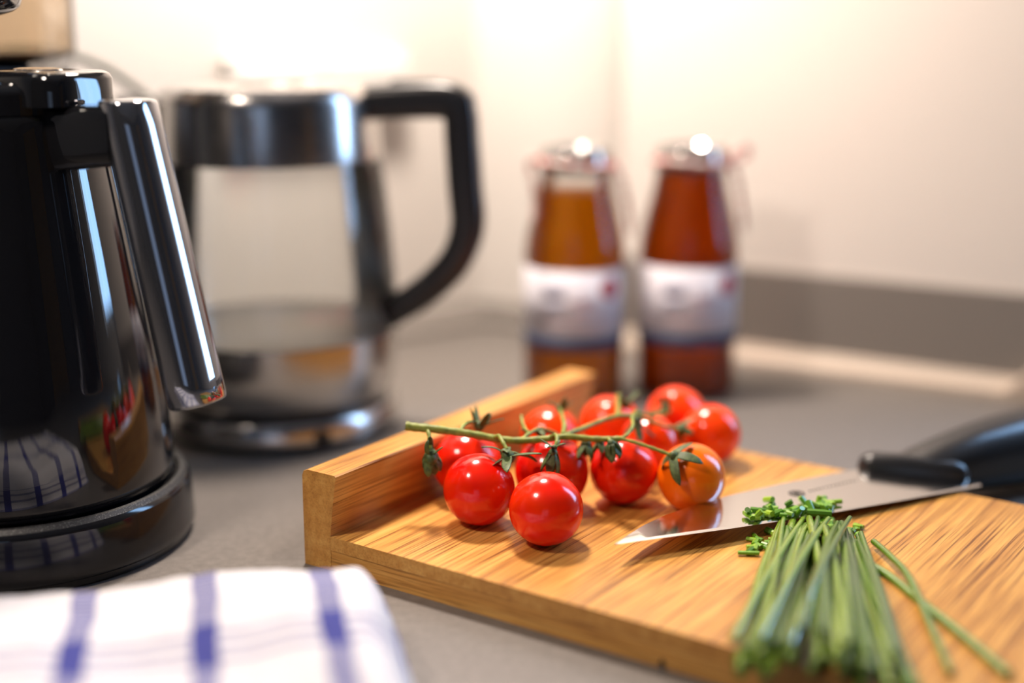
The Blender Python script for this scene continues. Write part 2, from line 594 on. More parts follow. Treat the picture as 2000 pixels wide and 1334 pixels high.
def bamboo(name, along, light=1.0, soft=0.0, rough=0.34):
    m = mat(name, (0.6, 0.36, 0.13), rough)
    h = NT(m)
    s = {'v': (1, 0.014, 1), 'u': (0.03, 1, 1)}[along]
    s2 = {'v': (1, 0.06, 1), 'u': (0.08, 1, 1)}[along]
    f1 = h.noise(h.coord(board, tuple(q * 1.0 for q in s)), 1050, 3, 0.6)
    f2 = h.noise(h.coord(board, s2), 220, 3, 0.6)
    f3 = h.noise(h.coord(board), 28, 3, 0.6)
    oi = h.n('ShaderNodeObjectInfo')
    tone = h.math('ADD', h.math('MULTIPLY', f2, 0.75), h.math('MULTIPLY', oi.outputs['Random'], 0.13))
    tone = h.math('ADD', tone, h.math('MULTIPLY', f3, 0.25))
    base = h.ramp(tone, [(0.30, (0.42 * light, 0.175 * light, 0.032 * light)), (0.55, (0.62 * light, 0.30 * light, 0.062 * light)),
                         (0.80, (0.76 * light, 0.43 * light, 0.115 * light))])
    fib = h.ramp(f1, [(0.36, (0.36, 0.26, 0.18)), (0.46, (0.84, 0.79, 0.74)), (0.58, (1.06, 1.06, 1.06))])
    fib = h.mix(soft, fib, (0.88, 0.85, 0.82))
    h.l(h.mix(1.0, base, fib, 'MULTIPLY'), h.b.inputs['Base Color'])
    h.bump(f1, 0.12 * (1 - soft), 0.0004)
    return m


M['bamboo'] = bamboo('bamboo_lengthwise', 'v')
M['bamboo_core'] = bamboo('bamboo_crosswise', 'u', 1.0, 0.35, 0.5)
M['bamboo_end'] = bamboo('bamboo_end_grain', 'v', 1.0, 0.72, 0.5)


def end_grain(me):
    me.materials.append(M['bamboo'])
    me.materials.append(M['bamboo_end'])
    for p in me.polygons:
        if abs(p.normal.y) > 0.9:
            p.material_index = 1
    return me



U0 = 0.0151
# core layer, in blocks along the front edge
TOPT = 0.0062
blocks = [0.0151, 0.087, 0.163, 0.238, 0.318, LEN_U]
for a, b in zip(blocks[:-1], blocks[1:]):
    o = link('core_block', box_mesh('core_block', (a, 0.0002, 0.0), (b, LEN_V, TB - TOPT)), M['bamboo_core'], board, False)
pw = (LEN_U - U0) / 20
pm = end_grain(box_mesh('plank', (0, 0, 0), (pw, LEN_V, TOPT)))
for i in range(20):
    o = link('plank', pm, M['bamboo'], board, False)
    o.location = (U0 + i * pw, 0, TB - TOPT)
# rail: three laminated strips, inner face leaning in towards its foot
RH = 0.0439
zl = [0.0, 0.0157, 0.0275, RH]


def rail_in(z):
    return U0 + 0.0002 if z <= TB else U0 + (0.0193 - U0) * (z - TB) / (RH - TB)


for k in range(3):
    z0, z1 = zl[k], zl[k + 1]
    if k == 2:
        poly = [(0.0, z0), (rail_in(z0), z0), (0.0193, z1 - 0.0006), (0.0187, z1), (0.0034, z1), (0.0010, z1 - 0.0009), (0.0001, z1 - 0.003)]
    else:
        poly = [(0.0, z0), (rail_in(z0), z0), (rail_in(z1), z1), (0.0, z1)]
    link('rail_strip', end_grain(prism_mesh('rail_strip', poly, 0.0, LEN_V)), M['bamboo'], board, False)
chip = link('edge_nick', mesh('edge_nick', [(0.178, -0.0003, 0.004), (0.1795, -0.0004, 0.0015), (0.1785, -0.0003, 0.0002), (0.1765, -0.0004, 0.0012),
                                           (0.178, 0.0006, 0.004), (0.1795, 0.0006, 0.0015), (0.1785, 0.0006, 0.0002), (0.1765, 0.0006, 0.0012)],
                               [(0, 1, 2, 3), (4, 5, 6, 7), (0, 1, 5, 4), (1, 2, 6, 5), (2, 3, 7, 6), (3, 0, 4, 7)]), M['base_dusty'], board, False)
chip['label'] = 'small dark nick in the front edge'

# ------------------------------------------------------------------ coffee machine and its jug
CX, CY = -0.2245, 0.620
cm = empty('coffee_machine', (CX, CY, 0))
tag(cm, 'black coffee machine with a round base and smoked water tank', 'coffee machine')
link('base', lathe_mesh('base', [(0, 0), (0.0735, 0), (0.0745, 0.0008), (0.0748, 0.0035), (0.0758, 0.0042), (0.0764, 0.0050), (0.0764, 0.008),
                                 (0.0752, 0.0245), (0.0746, 0.0262), (0.0738, 0.0272), (0, 0.0272)], 96, (0, 0)), M['black_base'], cm)
link('base_rim', lathe_mesh('base_rim', [(0.0738, 0.0272), (0.0722, 0.0290), (0.0705, 0.0292), (0.0695, 0.0285), (0.0690, 0.0262), (0.0738, 0.0262)], 96), M['base_dusty'], cm)
link('foot', box_mesh('foot', (-0.135, 0.050, 0.0), (-0.012, 0.155, 0.026), 0.006), M['black_base'], cm)
link('column', box_mesh('column', (-0.130, 0.092, 0.020), (-0.016, 0.162, 0.203), 0.008), M['black_plastic'], cm)
link('tank_seat', box_mesh('tank_seat', (-0.135, 0.094, 0.200), (-0.0135, 0.166, 0.2115), 0.003), M['black_gloss'], cm)
tk = [((-0.0705, 0.130, z), (1, 0, 0), (0, 1, 0), hw, hh, 8) for z, hw, hh in
      ((0.2112, 0.058, 0.034), (0.2122, 0.0605, 0.0365), (0.2150, 0.0620, 0.038), (0.40, 0.0635, 0.0395))]
tank = link('water_tank', loft_mesh('water_tank', tk, 64), M['smoke'], cm)
tkf = [((-0.0705, 0.130, z), (1, 0, 0), (0, 1, 0), 0.0605, 0.0365, 8) for z in (0.2124, 0.2150)]
link('tank_floor', loft_mesh('tank_floor', tkf, 64), mat('tank_floor_plastic', (0.22, 0.17, 0.13), 0.3), tank)
link('machine_head', box_mesh('machine_head', (-0.135, -0.04, 0.40), (-0.005, 0.168, 0.46), 0.01), M['black_plastic'], cm)
link('filter_holder', lathe_mesh('filter_holder', [(0, 0.2300), (0.012, 0.2305), (0.028, 0.2328), (0.0385, 0.2358), (0.0415, 0.2380), (0.0430, 0.2420), (0.0470, 0.28), (0.048, 0.402)],
                                 72, (-0.032, 0.012)), M['black_gloss'], cm)

jug = empty('coffee_jug', (CX, CY, 0.0272))
tag(jug, 'glossy black coffee jug with an open-ended dark chrome handle', 'jug')
J0 = 0.0272
prof = [(0, 0.0272), (0.060, 0.0272), (0.0650, 0.0280), (0.0672, 0.0300), (0.0680, 0.034), (0.0677, 0.046), (0.0655, 0.075), (0.0618, 0.105), (0.0575, 0.135),
        (0.0535, 0.160), (0.0500, 0.182), (0.0488, 0.192), (0.0478, 0.1945), (0, 0.1945)]
link('body', lathe_mesh('body', [(r, z - J0) for r, z in prof], 128), M['black_gloss'], jug)
prof = [(0.0455, 0.1943), (0.0470, 0.1950), (0.0470, 0.2030), (0.0462, 0.2060), (0.0440, 0.2078), (0.030, 0.2090), (0, 0.2095)]
lid = link('lid', lathe_mesh('lid', [(0, 0.1943 - J0)] + [(r, z - J0) for r, z in prof], 96), M['black_gloss'], jug)
HD = Vector((0.87, -0.493, 0)); HT = Vector((0.493, 0.87, 0)); ZZ = Vector((0, 0, 1))
# thumb lever on the lid
sec = []
for z, g in ((0.1985, 0.0), (0.2090, 0.0), (0.2112, -0.0010), (0.2122, -0.0028)):
    sec.append((HD * 0.0335 + ZZ * (z - J0), HD, HT, 0.0255 + g, 0.0205 + g, 4))
lev = link('thumb_lever', loft_mesh('thumb_lever', sec, 64), M['black_gloss'], lid)
sec = [(HD * 0.030 + ZZ * (z - J0), HD, HT, w, w * 0.7, 2) for z, w in ((0.2119, 0.012), (0.2129, 0.0115), (0.2132, 0.009))]
link('lever_emblem', loft_mesh('lever_emblem', sec, 32), M['steel_polished'], lev)
# arm and hanging grip
sec = []
for r, zc, hh, hw in ((0.036, 0.1855, 0.0120, 0.0150), (0.048, 0.1850, 0.0130, 0.0140), (0.062, 0.1862, 0.0130, 0.0132), (0.074, 0.1872, 0.0124, 0.0128), (0.080, 0.1872, 0.0120, 0.0125)):
    sec.append((HD * r + ZZ * (zc - J0), HT, ZZ, hw, hh, 6))
link('handle_arm', loft_mesh('handle_arm', sec, 48), M['black_gloss'], jug)
top = HD * 0.0800 + ZZ * (0.2005 - J0)
bot = HD * 0.1085 + ZZ * (0.0795 - J0)
ax = (bot - top).normalized()
tilt = HT.cross(ax).normalized()
if tilt.dot(HD) < 0:
    tilt = -tilt
sec = []
K = 14
for i in range(K + 1):
    t = i / K
    c = top.lerp(bot, t)
    xa = HD.lerp(tilt, min(1, t * 1.2)).normalized()
    sec.append([c, xa, HT, 0.0104, 0.0118 + 0.0008 * t, 2.5])
s0 = sec[0]; s1 = sec[-1]
pre = [[s0[0] + ZZ * 0.0015, s0[1], HT, 0.0082, 0.0096, 2.5], [s0[0] + ZZ * 0.0010, s0[1], HT, 0.0097, 0.0111, 2.5]]
post = [[s1[0] + ax * 0.0010, s1[1], HT, 0.0098, 0.0119, 2.5], [s1[0] + ax * 0.0015, s1[1], HT, 0.0088, 0.0108, 2.5]]
link('handle_grip', loft_mesh('handle_grip', pre + sec + post, 56, 60), M['dark_chrome'], jug)

# ------------------------------------------------------------------ glass kettle on its power base
KX, KY = -0.136, 0.805
kb = empty('kettle_power_base', (KX, KY, 0))
tag(kb, 'round brushed steel power base under the glass kettle', 'kettle base')
link('base_ring', lathe_mesh('base_ring', [(0, 0.0035), (0.066, 0.0035), (0.0690, 0.0045), (0.0692, 0.0060), (0.0680, 0.0150), (0.0665, 0.0165), (0, 0.0165)], 96), M['steel'], kb)
link('base_foot', lathe_mesh('base_foot', [(0, 0), (0.0665, 0), (0.0675, 0.0038), (0, 0.0038)], 96), M['black_plastic'], kb)
ka = math.radians(-62)
kn = link('cord_notch', tube_mesh('cord_notch', [(0.0655 * math.cos(ka), 0.0655 * math.sin(ka), 0.0075), (0.0706 * math.cos(ka), 0.0706 * math.sin(ka), 0.0075)], 0.0046, 20), M['black_plastic'], kb)

gk = empty('glass_kettle', (KX, KY, 0.0165))
tag(gk, 'glass and steel electric kettle with a black loop handle', 'kettle')
K0 = 0.0165
Lz = lambda pr: [(r, z - K0) for r, z in pr]
link('bottom_seal', lathe_mesh('bottom_seal', Lz([(0, 0.0165), (0.0630, 0.0165), (0.0636, 0.0225), (0, 0.0225)]), 96), M['black_plastic'], gk)
link('lower_band', lathe_mesh('lower_band', Lz([(0, 0.0220), (0.0640, 0.0220), (0.0655, 0.0235), (0.0682, 0.0420), (0.0690, 0.0575), (0.0684, 0.0582), (0.0672, 0.0582)]), 96), M['steel'], gk)
link('heating_plate', lathe_mesh('heating_plate', Lz([(0.0676, 0.0570), (0.0676, 0.0583), (0, 0.0588)]), 96), mat('matt_steel_plate', (0.72, 0.70, 0.66), 0.42, 0.55), gk)
gp = [(0.0686, 0.0580), (0.0694, 0.070), (0.0688, 0.090), (0.0670, 0.112), (0.0648, 0.134), (0.0622, 0.156)]
link('glass_body', lathe_mesh('glass_body', Lz(gp), 96), M['kettle_glass'], gk)
link('collar', lathe_mesh('collar', Lz([(0.0600, 0.1545), (0.0623, 0.1550), (0.0624, 0.160), (0.0612, 0.186), (0.0605, 0.1905), (0.0590, 0.1925), (0.0560, 0.1930), (0.0560, 0.1545), (0.0600, 0.1545)]), 96), M['steel'], gk)
kl = link('lid', lathe_mesh('lid', Lz([(0, 0.1905), (0.0565, 0.1905), (0.0578, 0.1930), (0.0570, 0.1945), (0.042, 0.1965), (0.030, 0.1968), (0.029, 0.1980), (0, 0.1988)]), 96), M['steel_polished'], gk)
# spout pointing left
sec = []
for x, zc, hw, hh in ((-0.052, 0.172, 0.021, 0.0165), (-0.064, 0.1755, 0.015, 0.0130), (-0.074, 0.1800, 0.009, 0.0090), (-0.082, 0.1850, 0.005, 0.0046)):
    sec.append(((x, -0.012, zc - K0), (0, 1, 0), (0, 0, 1), hw, hh, 2.4))
link('spout', loft_mesh('spout', sec, 32), M['steel_dark'], gk)
fz = []
for z in (0.098, 0.100, 0.154):
    fz.append(((-0.047, -0.024, z - K0), (0.55, -0.83, 0), (0.83, 0.55, 0), 0.0135 if z > 0.099 else 0.011, 0.003, 5))
link('spout_filter', loft_mesh('spout_filter', fz, 24), M['steel_dark'], gk)
# handle
hp = smooth_path([(0.054, 0, 0.1855), (0.075, 0, 0.1870), (0.1010, 0, 0.1872), (0.1078, 0, 0.1815), (0.1092, 0, 0.165), (0.1106, 0, 0.140),
                  (0.1118, 0, 0.118), (0.1060, 0, 0.100), (0.0935, 0, 0.0855), (0.0800, 0, 0.0750), (0.0655, 0, 0.0660)], 5)
sec = []
for i, p in enumerate(hp):
    q = hp[min(i + 1, len(hp) - 1)] - hp[max(i - 1, 0)]
    q.normalize()
    t = i / (len(hp) - 1)
    hw = 0.0085 + (0.0012 if t < 0.3 else 0.0) + 0.001 * math.sin(math.pi * t)
    nx = Vector((q.z, 0, -q.x))
    sec.append((p - ZZ * K0, nx, (0, 1, 0), hw, 0.0115, 3.5))
hd = link('handle', loft_mesh('handle', sec, 32, 60), M['black_plastic'], gk)
link('lid_button', box_mesh('lid_button', (0.070, -0.007, 0.1945 - K0), (0.096, 0.007, 0.1985 - K0), 0.0015), M['black_plastic'], hd)
gk.rotation_euler = (0, 0, math.radians(-6))

kpts = [Vector(p) - Vector((KX, KY, 0)) for p in smooth_path([(-0.115, 0.868, 0.006), (-0.105, 0.885, 0.0045), (-0.105, 0.910, 0.0035), (-0.125, 0.930, 0.0032), (-0.155, 0.915, 0.0032), (-0.175, 0.895, 0.0032)], 6)]
link('power_cord', tube_mesh('power_cord', kpts, 0.0032, 10), M['black_plastic'], kb)
cpts = [Vector(p) - Vector((CX, CY, 0)) for p in smooth_path([(-0.340, 0.772, 0.06), (-0.340, 0.792, 0.12), (-0.338, 0.796, 0.17), (-0.318, 0.797, 0.203), (-0.288, 0.812, 0.2128), (-0.262, 0.824, 0.2128), (-0.243, 0.836, 0.2065), (-0.228, 0.846, 0.1960),
                                                                  (-0.213, 0.858, 0.178), (-0.203, 0.868, 0.145), (-0.199, 0.872, 0.08), (-0.197, 0.87, 0.02), (-0.19, 0.868, 0.004), (-0.17, 0.88, 0.003)], 6)]
pc = link('power_cord', tube_mesh('power_cord', cpts, 0.0027, 10), M['cord_grey'], cm)
pc['label'] = 'grey cord arching up behind the tank'

# socket on the left wall behind the kettle
so = empty('wall_socket', WALL_CORNER + A * 0.145 - AN * 0.012)
so.rotation_euler = (0, 0, math.atan2(-A.y, -A.x))
tag(so, 'white double wall socket behind the glass kettle', 'socket')
link('back_box', box_mesh('back_box', (-0.062, -0.010, 0.168), (0.076, 0.0, 0.2055), 0.002), mat('grey_socket_plastic', (0.66, 0.64, 0.61), 0.4), so, False)
for x in (-0.027, 0.041):
    link('outlet_plate', box_mesh('outlet_plate', (x - 0.0335, -0.016, 0.171), (x + 0.0335, -0.0098, 0.2005), 0.002), M['socket'], so, False)

# ------------------------------------------------------------------ sauce bottles
def cyl_patch(name, r, a0, a1, z0, z1, th=0.0003, seg=16, ell=False):
    V, F = [], []
    if ell:
        am, zm, da, dz = (a0 + a1) / 2, (z0 + z1) / 2, (a1 - a0) / 2, (z1 - z0) / 2
        V.append(((r + th) * math.cos(am), (r + th) * math.sin(am), zm))
        m = 24
        for k in range(m):
            w = 2 * math.pi * k / m
            a = am + da * math.cos(w)
            V.append(((r + th) * math.cos(a), (r + th) * math.sin(a), zm + dz * math.sin(w)))
        for k in range(m):
            w = 2 * math.pi * k / m
            a = am + da * math.cos(w)
            V.append(((r - th) * math.cos(a), (r - th) * math.sin(a), zm + dz * math.sin(w)))
        for k in range(m):
            j = (k + 1) % m
            F.append((0, 1 + k, 1 + j))
            F.append((1 + k, 1 + j, 1 + m + j, 1 + m + k))
        return mesh(name, V, F)
    for i in range(seg + 1):
        a = a0 + (a1 - a0) * i / seg
        for rr, z in ((r, z0), (r + th, z0), (r + th, z1), (r, z1)):
            V.append((rr * math.cos(a), rr * math.sin(a), z))
    for i in range(seg):
        o = i * 4
        for k in range(4):
            j = (k + 1) % 4
            F.append((o + k, o + j, o + 4 + j, o + 4 + k))
    F.append((0, 1, 2, 3)); F.append((seg * 4, seg * 4 + 1, seg * 4 + 2, seg * 4 + 3))
    return mesh(name, V, F)


def bottle(loc, face, saucem, fill, label, mirror):
    b = empty('sauce_bottle', (loc[0], loc[1], 0))
    b.rotation_euler = (0, 0, face)
    tag(b, label, 'bottle', 'sauce bottles by the wall')
    outer = [(0, 0.0), (0.0275, 0.0), (0.0300, 0.0022), (0.0306, 0.006), (0.0306, 0.088), (0.0303, 0.0935), (0.0292, 0.1010), (0.0272, 0.1100), (0.0248, 0.1190), (0.0228, 0.1270), (0.0213, 0.1350), (0.0206, 0.1400), (0.0206, 0.146)]
    link('glass', lathe_mesh('glass', outer, 64), M['bottle_glass'], b)
    inn = []
    for r, z in outer:
        if z < fill:
            inn.append((max(0, r - 0.0009) if r > 0 else 0, max(z, 0.0035) if z < 0.0035 else z))
    # fill level
    rl = inn[-1][0]
    for (ra, za), (rb, zb) in zip(outer[:-1], outer[1:]):
        if za <= fill <= zb:
            rl = ra + (rb - ra) * (fill - za) / max(1e-6, zb - za) - 0.0009
    inn += [(rl, fill), (0, fill - 0.0005)]
    link('sauce', lathe_mesh('sauce', inn, 64), saucem, b)
    cp = link('cap', lathe_mesh('cap', [(0, 0.1400), (0.0212, 0.1400), (0.0222, 0.1406), (0.0222, 0.1416), (0.0215, 0.1424), (0.0215, 0.1520), (0.0206, 0.1538), (0.0190, 0.1542), (0.0180, 0.1530), (0, 0.1527)], 64), M['cap'], b)
    # label faces local -y ; angles around -pi/2
    L = -math.pi / 2
    lb = link('label', cyl_patch('label', 0.0307, L - 2.0, L + 1.75, 0.0350, 0.0838, 0.00025, 48), M['paper'], b)
    link('navy_band', cyl_patch('navy_band', 0.0309, L - 2.0, L + 1.75, 0.0352, 0.0425, 0.0002, 48), M['print_blue'], lb)
    link('red_seal', cyl_patch('red_seal', 0.0310, L + 0.42, L + 0.86, 0.0660, 0.0790, 0.0002, 12, True), M['print_red'], lb)
    rs = random.Random(3 if mirror else 5)
    for k, (a0, a1, z, hgt, mm) in enumerate(((-0.75, -0.30, 0.0665, 0.0090, 'print_grey'), (-0.70, -0.36, 0.0585, 0.006, 'print_grey'), (-0.15, 0.30, 0.0635, 0.004, 'print_pink'), (-0.15, 0.22, 0.0580, 0.003, 'print_pink'), (-0.6, 0.5, 0.0500, 0.002, 'print_pink'))):
        link('print_line', cyl_patch('print_line', 0.0309, L + a0, L + a1, z, z + hgt, 0.0002, 12), M[mm], lb)
    # twine around the neck below the cap with hanging ends
    pts = [(0.0226 * math.cos(a), 0.0226 * math.sin(a), 0.1455 + 0.0012 * math.sin(2 * a)) for a in [2 * math.pi * k / 32 for k in range(33)]]
    tw = link('twine', tube_mesh('twine', pts, 0.0019, 8), M['twine'], b)
    ends = smooth_path([(0.0222, -0.004, 0.1455), (0.0265, -0.006, 0.139), (0.0300, -0.006, 0.126), (0.0330, -0.004, 0.112), (0.0335, -0.004, 0.103)], 5)
    link('twine_end', tube_mesh('twine_end', ends, 0.0017, 8), M['twine'], tw)
    lp = smooth_path([(0.0220, -0.005, 0.1470), (0.0300, -0.004, 0.1535), (0.0365, 0.0, 0.1515), (0.033, 0.003, 0.1455), (0.0222, -0.003, 0.1450)] if mirror else
                     [(-0.0220, -0.005, 0.1470), (-0.0275, -0.006, 0.1490), (-0.0285, -0.006, 0.142), (-0.0262, -0.008, 0.134), (-0.0250, -0.009, 0.120), (-0.0262, -0.010, 0.112)], 5)
    link('twine_loop', tube_mesh('twine_loop', lp, 0.0017, 8), M['twine'], tw)
    return b


bottle((0.0385, 0.862), math.radians(4), M['curry_sauce'], 0.1290, 'bottle of yellow-brown sauce with a white label and twine, nearer the glass kettle', False)
bottle((0.1095, 0.872), math.radians(8), M['tomato_sauce'], 0.1385, 'bottle of dark red-brown sauce with a white label and twine, filled up to its cap', True)

# ------------------------------------------------------------------ tomatoes
def tomato_mesh(R, seed):
    bm = bmesh.new()
    bmesh.ops.create_uvsphere(bm, u_segments=40, v_segments=28, radius=1.0)
    for v in bm.verts:
        d = v.co.normalized()
        k = 1.0 + 0.02 * noise.noise(d * 1.3 + Vector((seed, 0, 0)))
        pole = max(0.0, d.z)
        k -= 0.10 * max(0, (pole - 0.93) / 0.07) ** 1.4
        v.co = d * k * R
        v.co.z *= 0.985
    me = bpy.data.meshes.new('tomato')
    bm.to_mesh(me)
    bm.free()
    return me


RED = (0.80, 0.004, 0.001); RED2 = (0.85, 0.007, 0.001); ORR = (0.92, 0.045, 0.001); ORA = (0.92, 0.16, 0.003)
toms = [  # x, y, R, colour, stem direction, label
    (-0.0144, 0.5932, 0.0160, RED, (0.62, 0.15, 0.75), 'deep red cherry tomato capped by a large dangling calyx beside the front tomato'),
    (0.0145, 0.5690, 0.0158, RED2, (0.1, 0.6, -0.6), 'loose shiny red cherry tomato without stalk, lying apart from the vine'),
    (-0.0207, 0.6284, 0.0160, RED, (0.2, 0.3, 0.9), 'red cherry tomato closest to the board rail, under the vine'),
    (0.0181, 0.6148, 0.0168, RED, (0.0, 0.2, 0.95), 'dark red cherry tomato under the middle of the vine, behind the loose tomato'),
    (0.0512, 0.6207, 0.0157, RED, (0.0, 0.5, 0.85), 'red cherry tomato with a closed bud hanging over it, beside the orange one'),
    (0.0812, 0.6113, 0.0155, ORA, (-0.45, -0.35, 0.82), 'orange cherry tomato with a star-shaped green calyx beside the knife blade'),
    (0.0190, 0.6754, 0.0150, ORR, (0.3, 0.2, 0.9), 'orange-red cherry tomato behind the vine, before the far end of the rail'),
    (0.0500, 0.6930, 0.0155, ORR, (0.2, 0.1, 0.9), 'orange-red cherry tomato behind the branching vine, before the yellow-brown sauce bottle'),
    (0.0672, 0.6630, 0.0150, ORR, (0.6, 0.1, 0.7), 'orange-red cherry tomato wedged between the vine branch and the tomato near the knife handle'),
    (0.0848, 0.7073, 0.0158, ORR, (-0.5, -0.5, 0.6), 'orange-red cherry tomato standing just before the dark red-brown sauce bottle'),
    (0.0990, 0.6786, 0.0150, ORR, (-0.85, -0.3, 0.4), 'orange-red cherry tomato at the open side of the board, near the knife handle'),
]
for i, (x, y, R, col, sd, lab) in enumerate(toms):
    o = link('cherry_tomato', tomato_mesh(R, i * 3.7), M['tomato'])
    q = Vector((0, 0, 1)).rotation_difference(Vector(sd).normalized())
    o.rotation_mode = 'QUATERNION'
    o.rotation_quaternion = q
    low = min((q @ v.co).z for v in o.data.vertices)
    o.location = (x, y, TB - low - 0.0001)
    o.color = (*col, 1)
    tag(o, lab, 'tomato', 'cherry tomatoes on the board')

# ------------------------------------------------------------------ vine with calyxes
vine = empty('tomato_vine', (0.02, 0.612, 0.045))
tag(vine, 'green tomato vine with stalks and calyxes lying across the tomatoes', 'vine')
VO = Vector((0.02, 0.612, 0.045))


def at_depth(px, py, Y):
    """point of the place at ground distance Y seen along photograph pixel (px, py); used to write down the vine's course"""
    a = (py - 667) / 2778
    fy = math.cos(PITCH) - a * math.sin(PITCH)
    fz = -math.sin(PITCH) - a * math.cos(PITCH)
    t = Y / fy
    return Vector(((px - 1000) / 2778 * t, Y, CAM_H + fz * t))


def vpath(rows, n=5):
    return [p - VO for p in smooth_path([at_depth(*r) for r in rows], n)]


def vine_part(name, rows, r0, r1, m='stem', parent=vine):
    P = vpath(rows)
    k = len(P) - 1
    rad = [r0 + (r1 - r0) * i / k + 0.00012 * math.sin(i * 1.9) for i in range(k + 1)]
    return link(name, tube_mesh(name, P, rad, 10), M[m], parent)


main = vine_part('main_stem', [(792, 832, .606), (815, 835, .606), (850, 838, .606), (900, 845, .606), (930, 850, .606), (975, 858, .606), (1010, 861, .606), (1060, 858, .607), (1105, 853, .608), (1150, 857, .609), (1185, 858, .609), (1212, 857, .609)], 0.0020, 0.0013)
vine_part('branch', [(1212, 857, .609), (1240, 864, .608), (1270, 874, .606), (1298, 884, .604), (1312, 890, .603)], 0.0008, 0.0008)
vine_part('branch', [(1085, 855, .608), (1110, 847, .615), (1140, 836, .625), (1175, 822, .635), (1210, 812, .642), (1240, 813, .648)], 0.0011, 0.0012)
vine_part('branch', [(1212, 857, .609), (1226, 848, .612), (1236, 832, .618), (1235, 814, .63), (1243, 803, .645)], 0.0008, 0.0008)
vine_part('branch', [(1020, 858, .607), (1035, 846, .612), (1055, 838, .620), (1075, 842, .626), (1090, 850, .630)], 0.0009, 0.0008)
vine_part('stalk', [(834, 836, .606), (838, 850, .602), (840, 868, .599), (843, 882, .598)], 0.0010, 0.0009)
vine_part('stalk', [(898, 844, .606), (906, 830, .612), (918, 824, .618), (934, 826, .622)], 0.0010, 0.0008)
vine_part('stalk', [(965, 855, .606), (975, 852, .602), (982, 864, .597), (990, 878, .594)], 0.0010, 0.0009)
vine_part('stalk', [(1075, 855, .607), (1086, 850, .602), (1088, 862, .597), (1082, 880, .594)], 0.0010, 0.0009)
vine_part('stalk', [(1100, 848, .612), (1102, 830, .625), (1098, 812, .640), (1094, 800, .655)], 0.0011, 0.0009)
vine_part('stalk', [(1205, 813, .642), (1207, 800, .655), (1207, 782, .67), (1208, 772, .685)], 0.0012, 0.0010)
vine_part('stalk', [(1185, 858, .609), (1189, 857, .605), (1193, 864, .602)], 0.0008, 0.0008)
vine_part('stalk', [(1243, 806, .648), (1275, 812, .66), (1300, 806, .68)], 0.0009, 0.0008)
vine_part('stalk', [(1243, 812, .645), (1290, 830, .65), (1328, 838, .66)], 0.0009, 0.0008)
vine_part('stalk', [(1030, 845, .612), (1022, 830, .622), (1018, 812, .630)], 0.0009, 0.0007)


def calyx(center, up, length=0.010, width=0.0017, nsep=5, spread=1.0, curl=0.6, core=0.0022, rot=0.0, seed=0, label=None):
    """star of narrow curved sepals round a small cup. up = direction the stalk comes from."""
    rr = random.Random(seed)
    upv = Vector(up).normalized()
    ref = Vector((0, 0, 1)) if abs(upv.z) < 0.9 else Vector((0, 1, 0))
    xa = upv.cross(ref).normalized()
    ya = upv.cross(xa)
    V, F = [], []

    def add(me_rings):
        n = len(me_rings[0])
        o = len(V)
        for r in me_rings:
            V.extend(r)
        for k in range(len(me_rings) - 1):
            for i in range(n):
                j = (i + 1) % n
                F.append((o + k * n + i, o + k * n + j, o + (k + 1) * n + j, o + (k + 1) * n + i))
        F.append(tuple(o + i for i in range(n)))
        F.append(tuple(o + (len(me_rings) - 1) * n + i for i in range(n)))
    # cup
    rings = []
    for t, r in ((-1.0, 0.35), (-0.6, 0.8), (0, 1.0), (0.6, 0.75), (1.0, 0.4)):
        rings.append([center + upv * (t * core * 0.9) + (xa * math.cos(a) + ya * math.sin(a)) * (core * r) for a in [2 * math.pi * k / 10 for k in range(10)]])
    add(rings)
    for s in range(nsep):
        a = rot + 2 * math.pi * s / nsep + rr.uniform(-0.25, 0.25)
        out = xa * math.cos(a) + ya * math.sin(a)
        L = length * rr.uniform(0.75, 1.15)
        cu = curl + rr.uniform(-0.5, 0.5)
        ang = (1 - spread) * 1.3            # 0 = flat star, larger = closed downwards
        p = center + out * core * 0.5
        rings = []
        K = 7
        side = upv.cross(out).normalized()
        for k in range(K + 1):
            t = k / K
            d = (out * math.cos(ang) - upv * math.sin(ang)).normalized()
            nrm = side.cross(d).normalized()
            w = width * (0.55 + 1.1 * t) * (1 - t) ** 0.7 * 1.5 + 0.00018
            rings.append([p + side * (w * math.cos(q)) + nrm * (0.00032 * math.sin(q) - 0.3 * w * abs(math.cos(q)) * 0.5) for q in [2 * math.pi * i / 8 for i in range(8)]])
            p = p + d * (L / K)
            ang += cu * 1.4 / K + rr.uniform(-0.08, 0.08)
        add(rings)
    me = mesh('calyx', [v - VO for v in V], F)
    o = link('calyx', me, M['calyx'], vine)
    if label:
        o['label'] = label
    return o


calyx(at_depth(842, 890, .597), (0.0, -0.35, 0.9), 0.0085, 0.0020, 6, 0.35, 1.0, 0.0034, 0.3, 1, 'withered calyx hanging at the cut end')
calyx(at_depth(842, 896, .596), (0.0, -0.3, 0.9), 0.0070, 0.0020, 5, 0.1, 0.7, 0.0032, 0.9, 21)
calyx(at_depth(842, 888, .597), (0.0, 0.3, -0.9), 0.0095, 0.0012, 3, 0.25, 0.3, 0.0020, 0.2, 22)
calyx(at_depth(936, 832, .622), (-0.3, -0.2, -0.9), 0.0100, 0.0014, 5, 0.35, 0.1, 0.0028, 0.2, 2)
calyx(at_depth(992, 892, .592), (-0.3, 0.2, 0.9), 0.0150, 0.0022, 6, 0.85, 0.15, 0.0034, 0.5, 3)
calyx(at_depth(985, 884, .593), (-0.2, -0.2, -0.9), 0.0085, 0.0013, 4, 0.6, -0.6, 0.0020, 0.1, 31)
calyx(at_depth(1080, 884, .593), (0.1, 0.0, 1.0), 0.0120, 0.0018, 6, 0.10, 0.25, 0.0022, 0.4, 4)
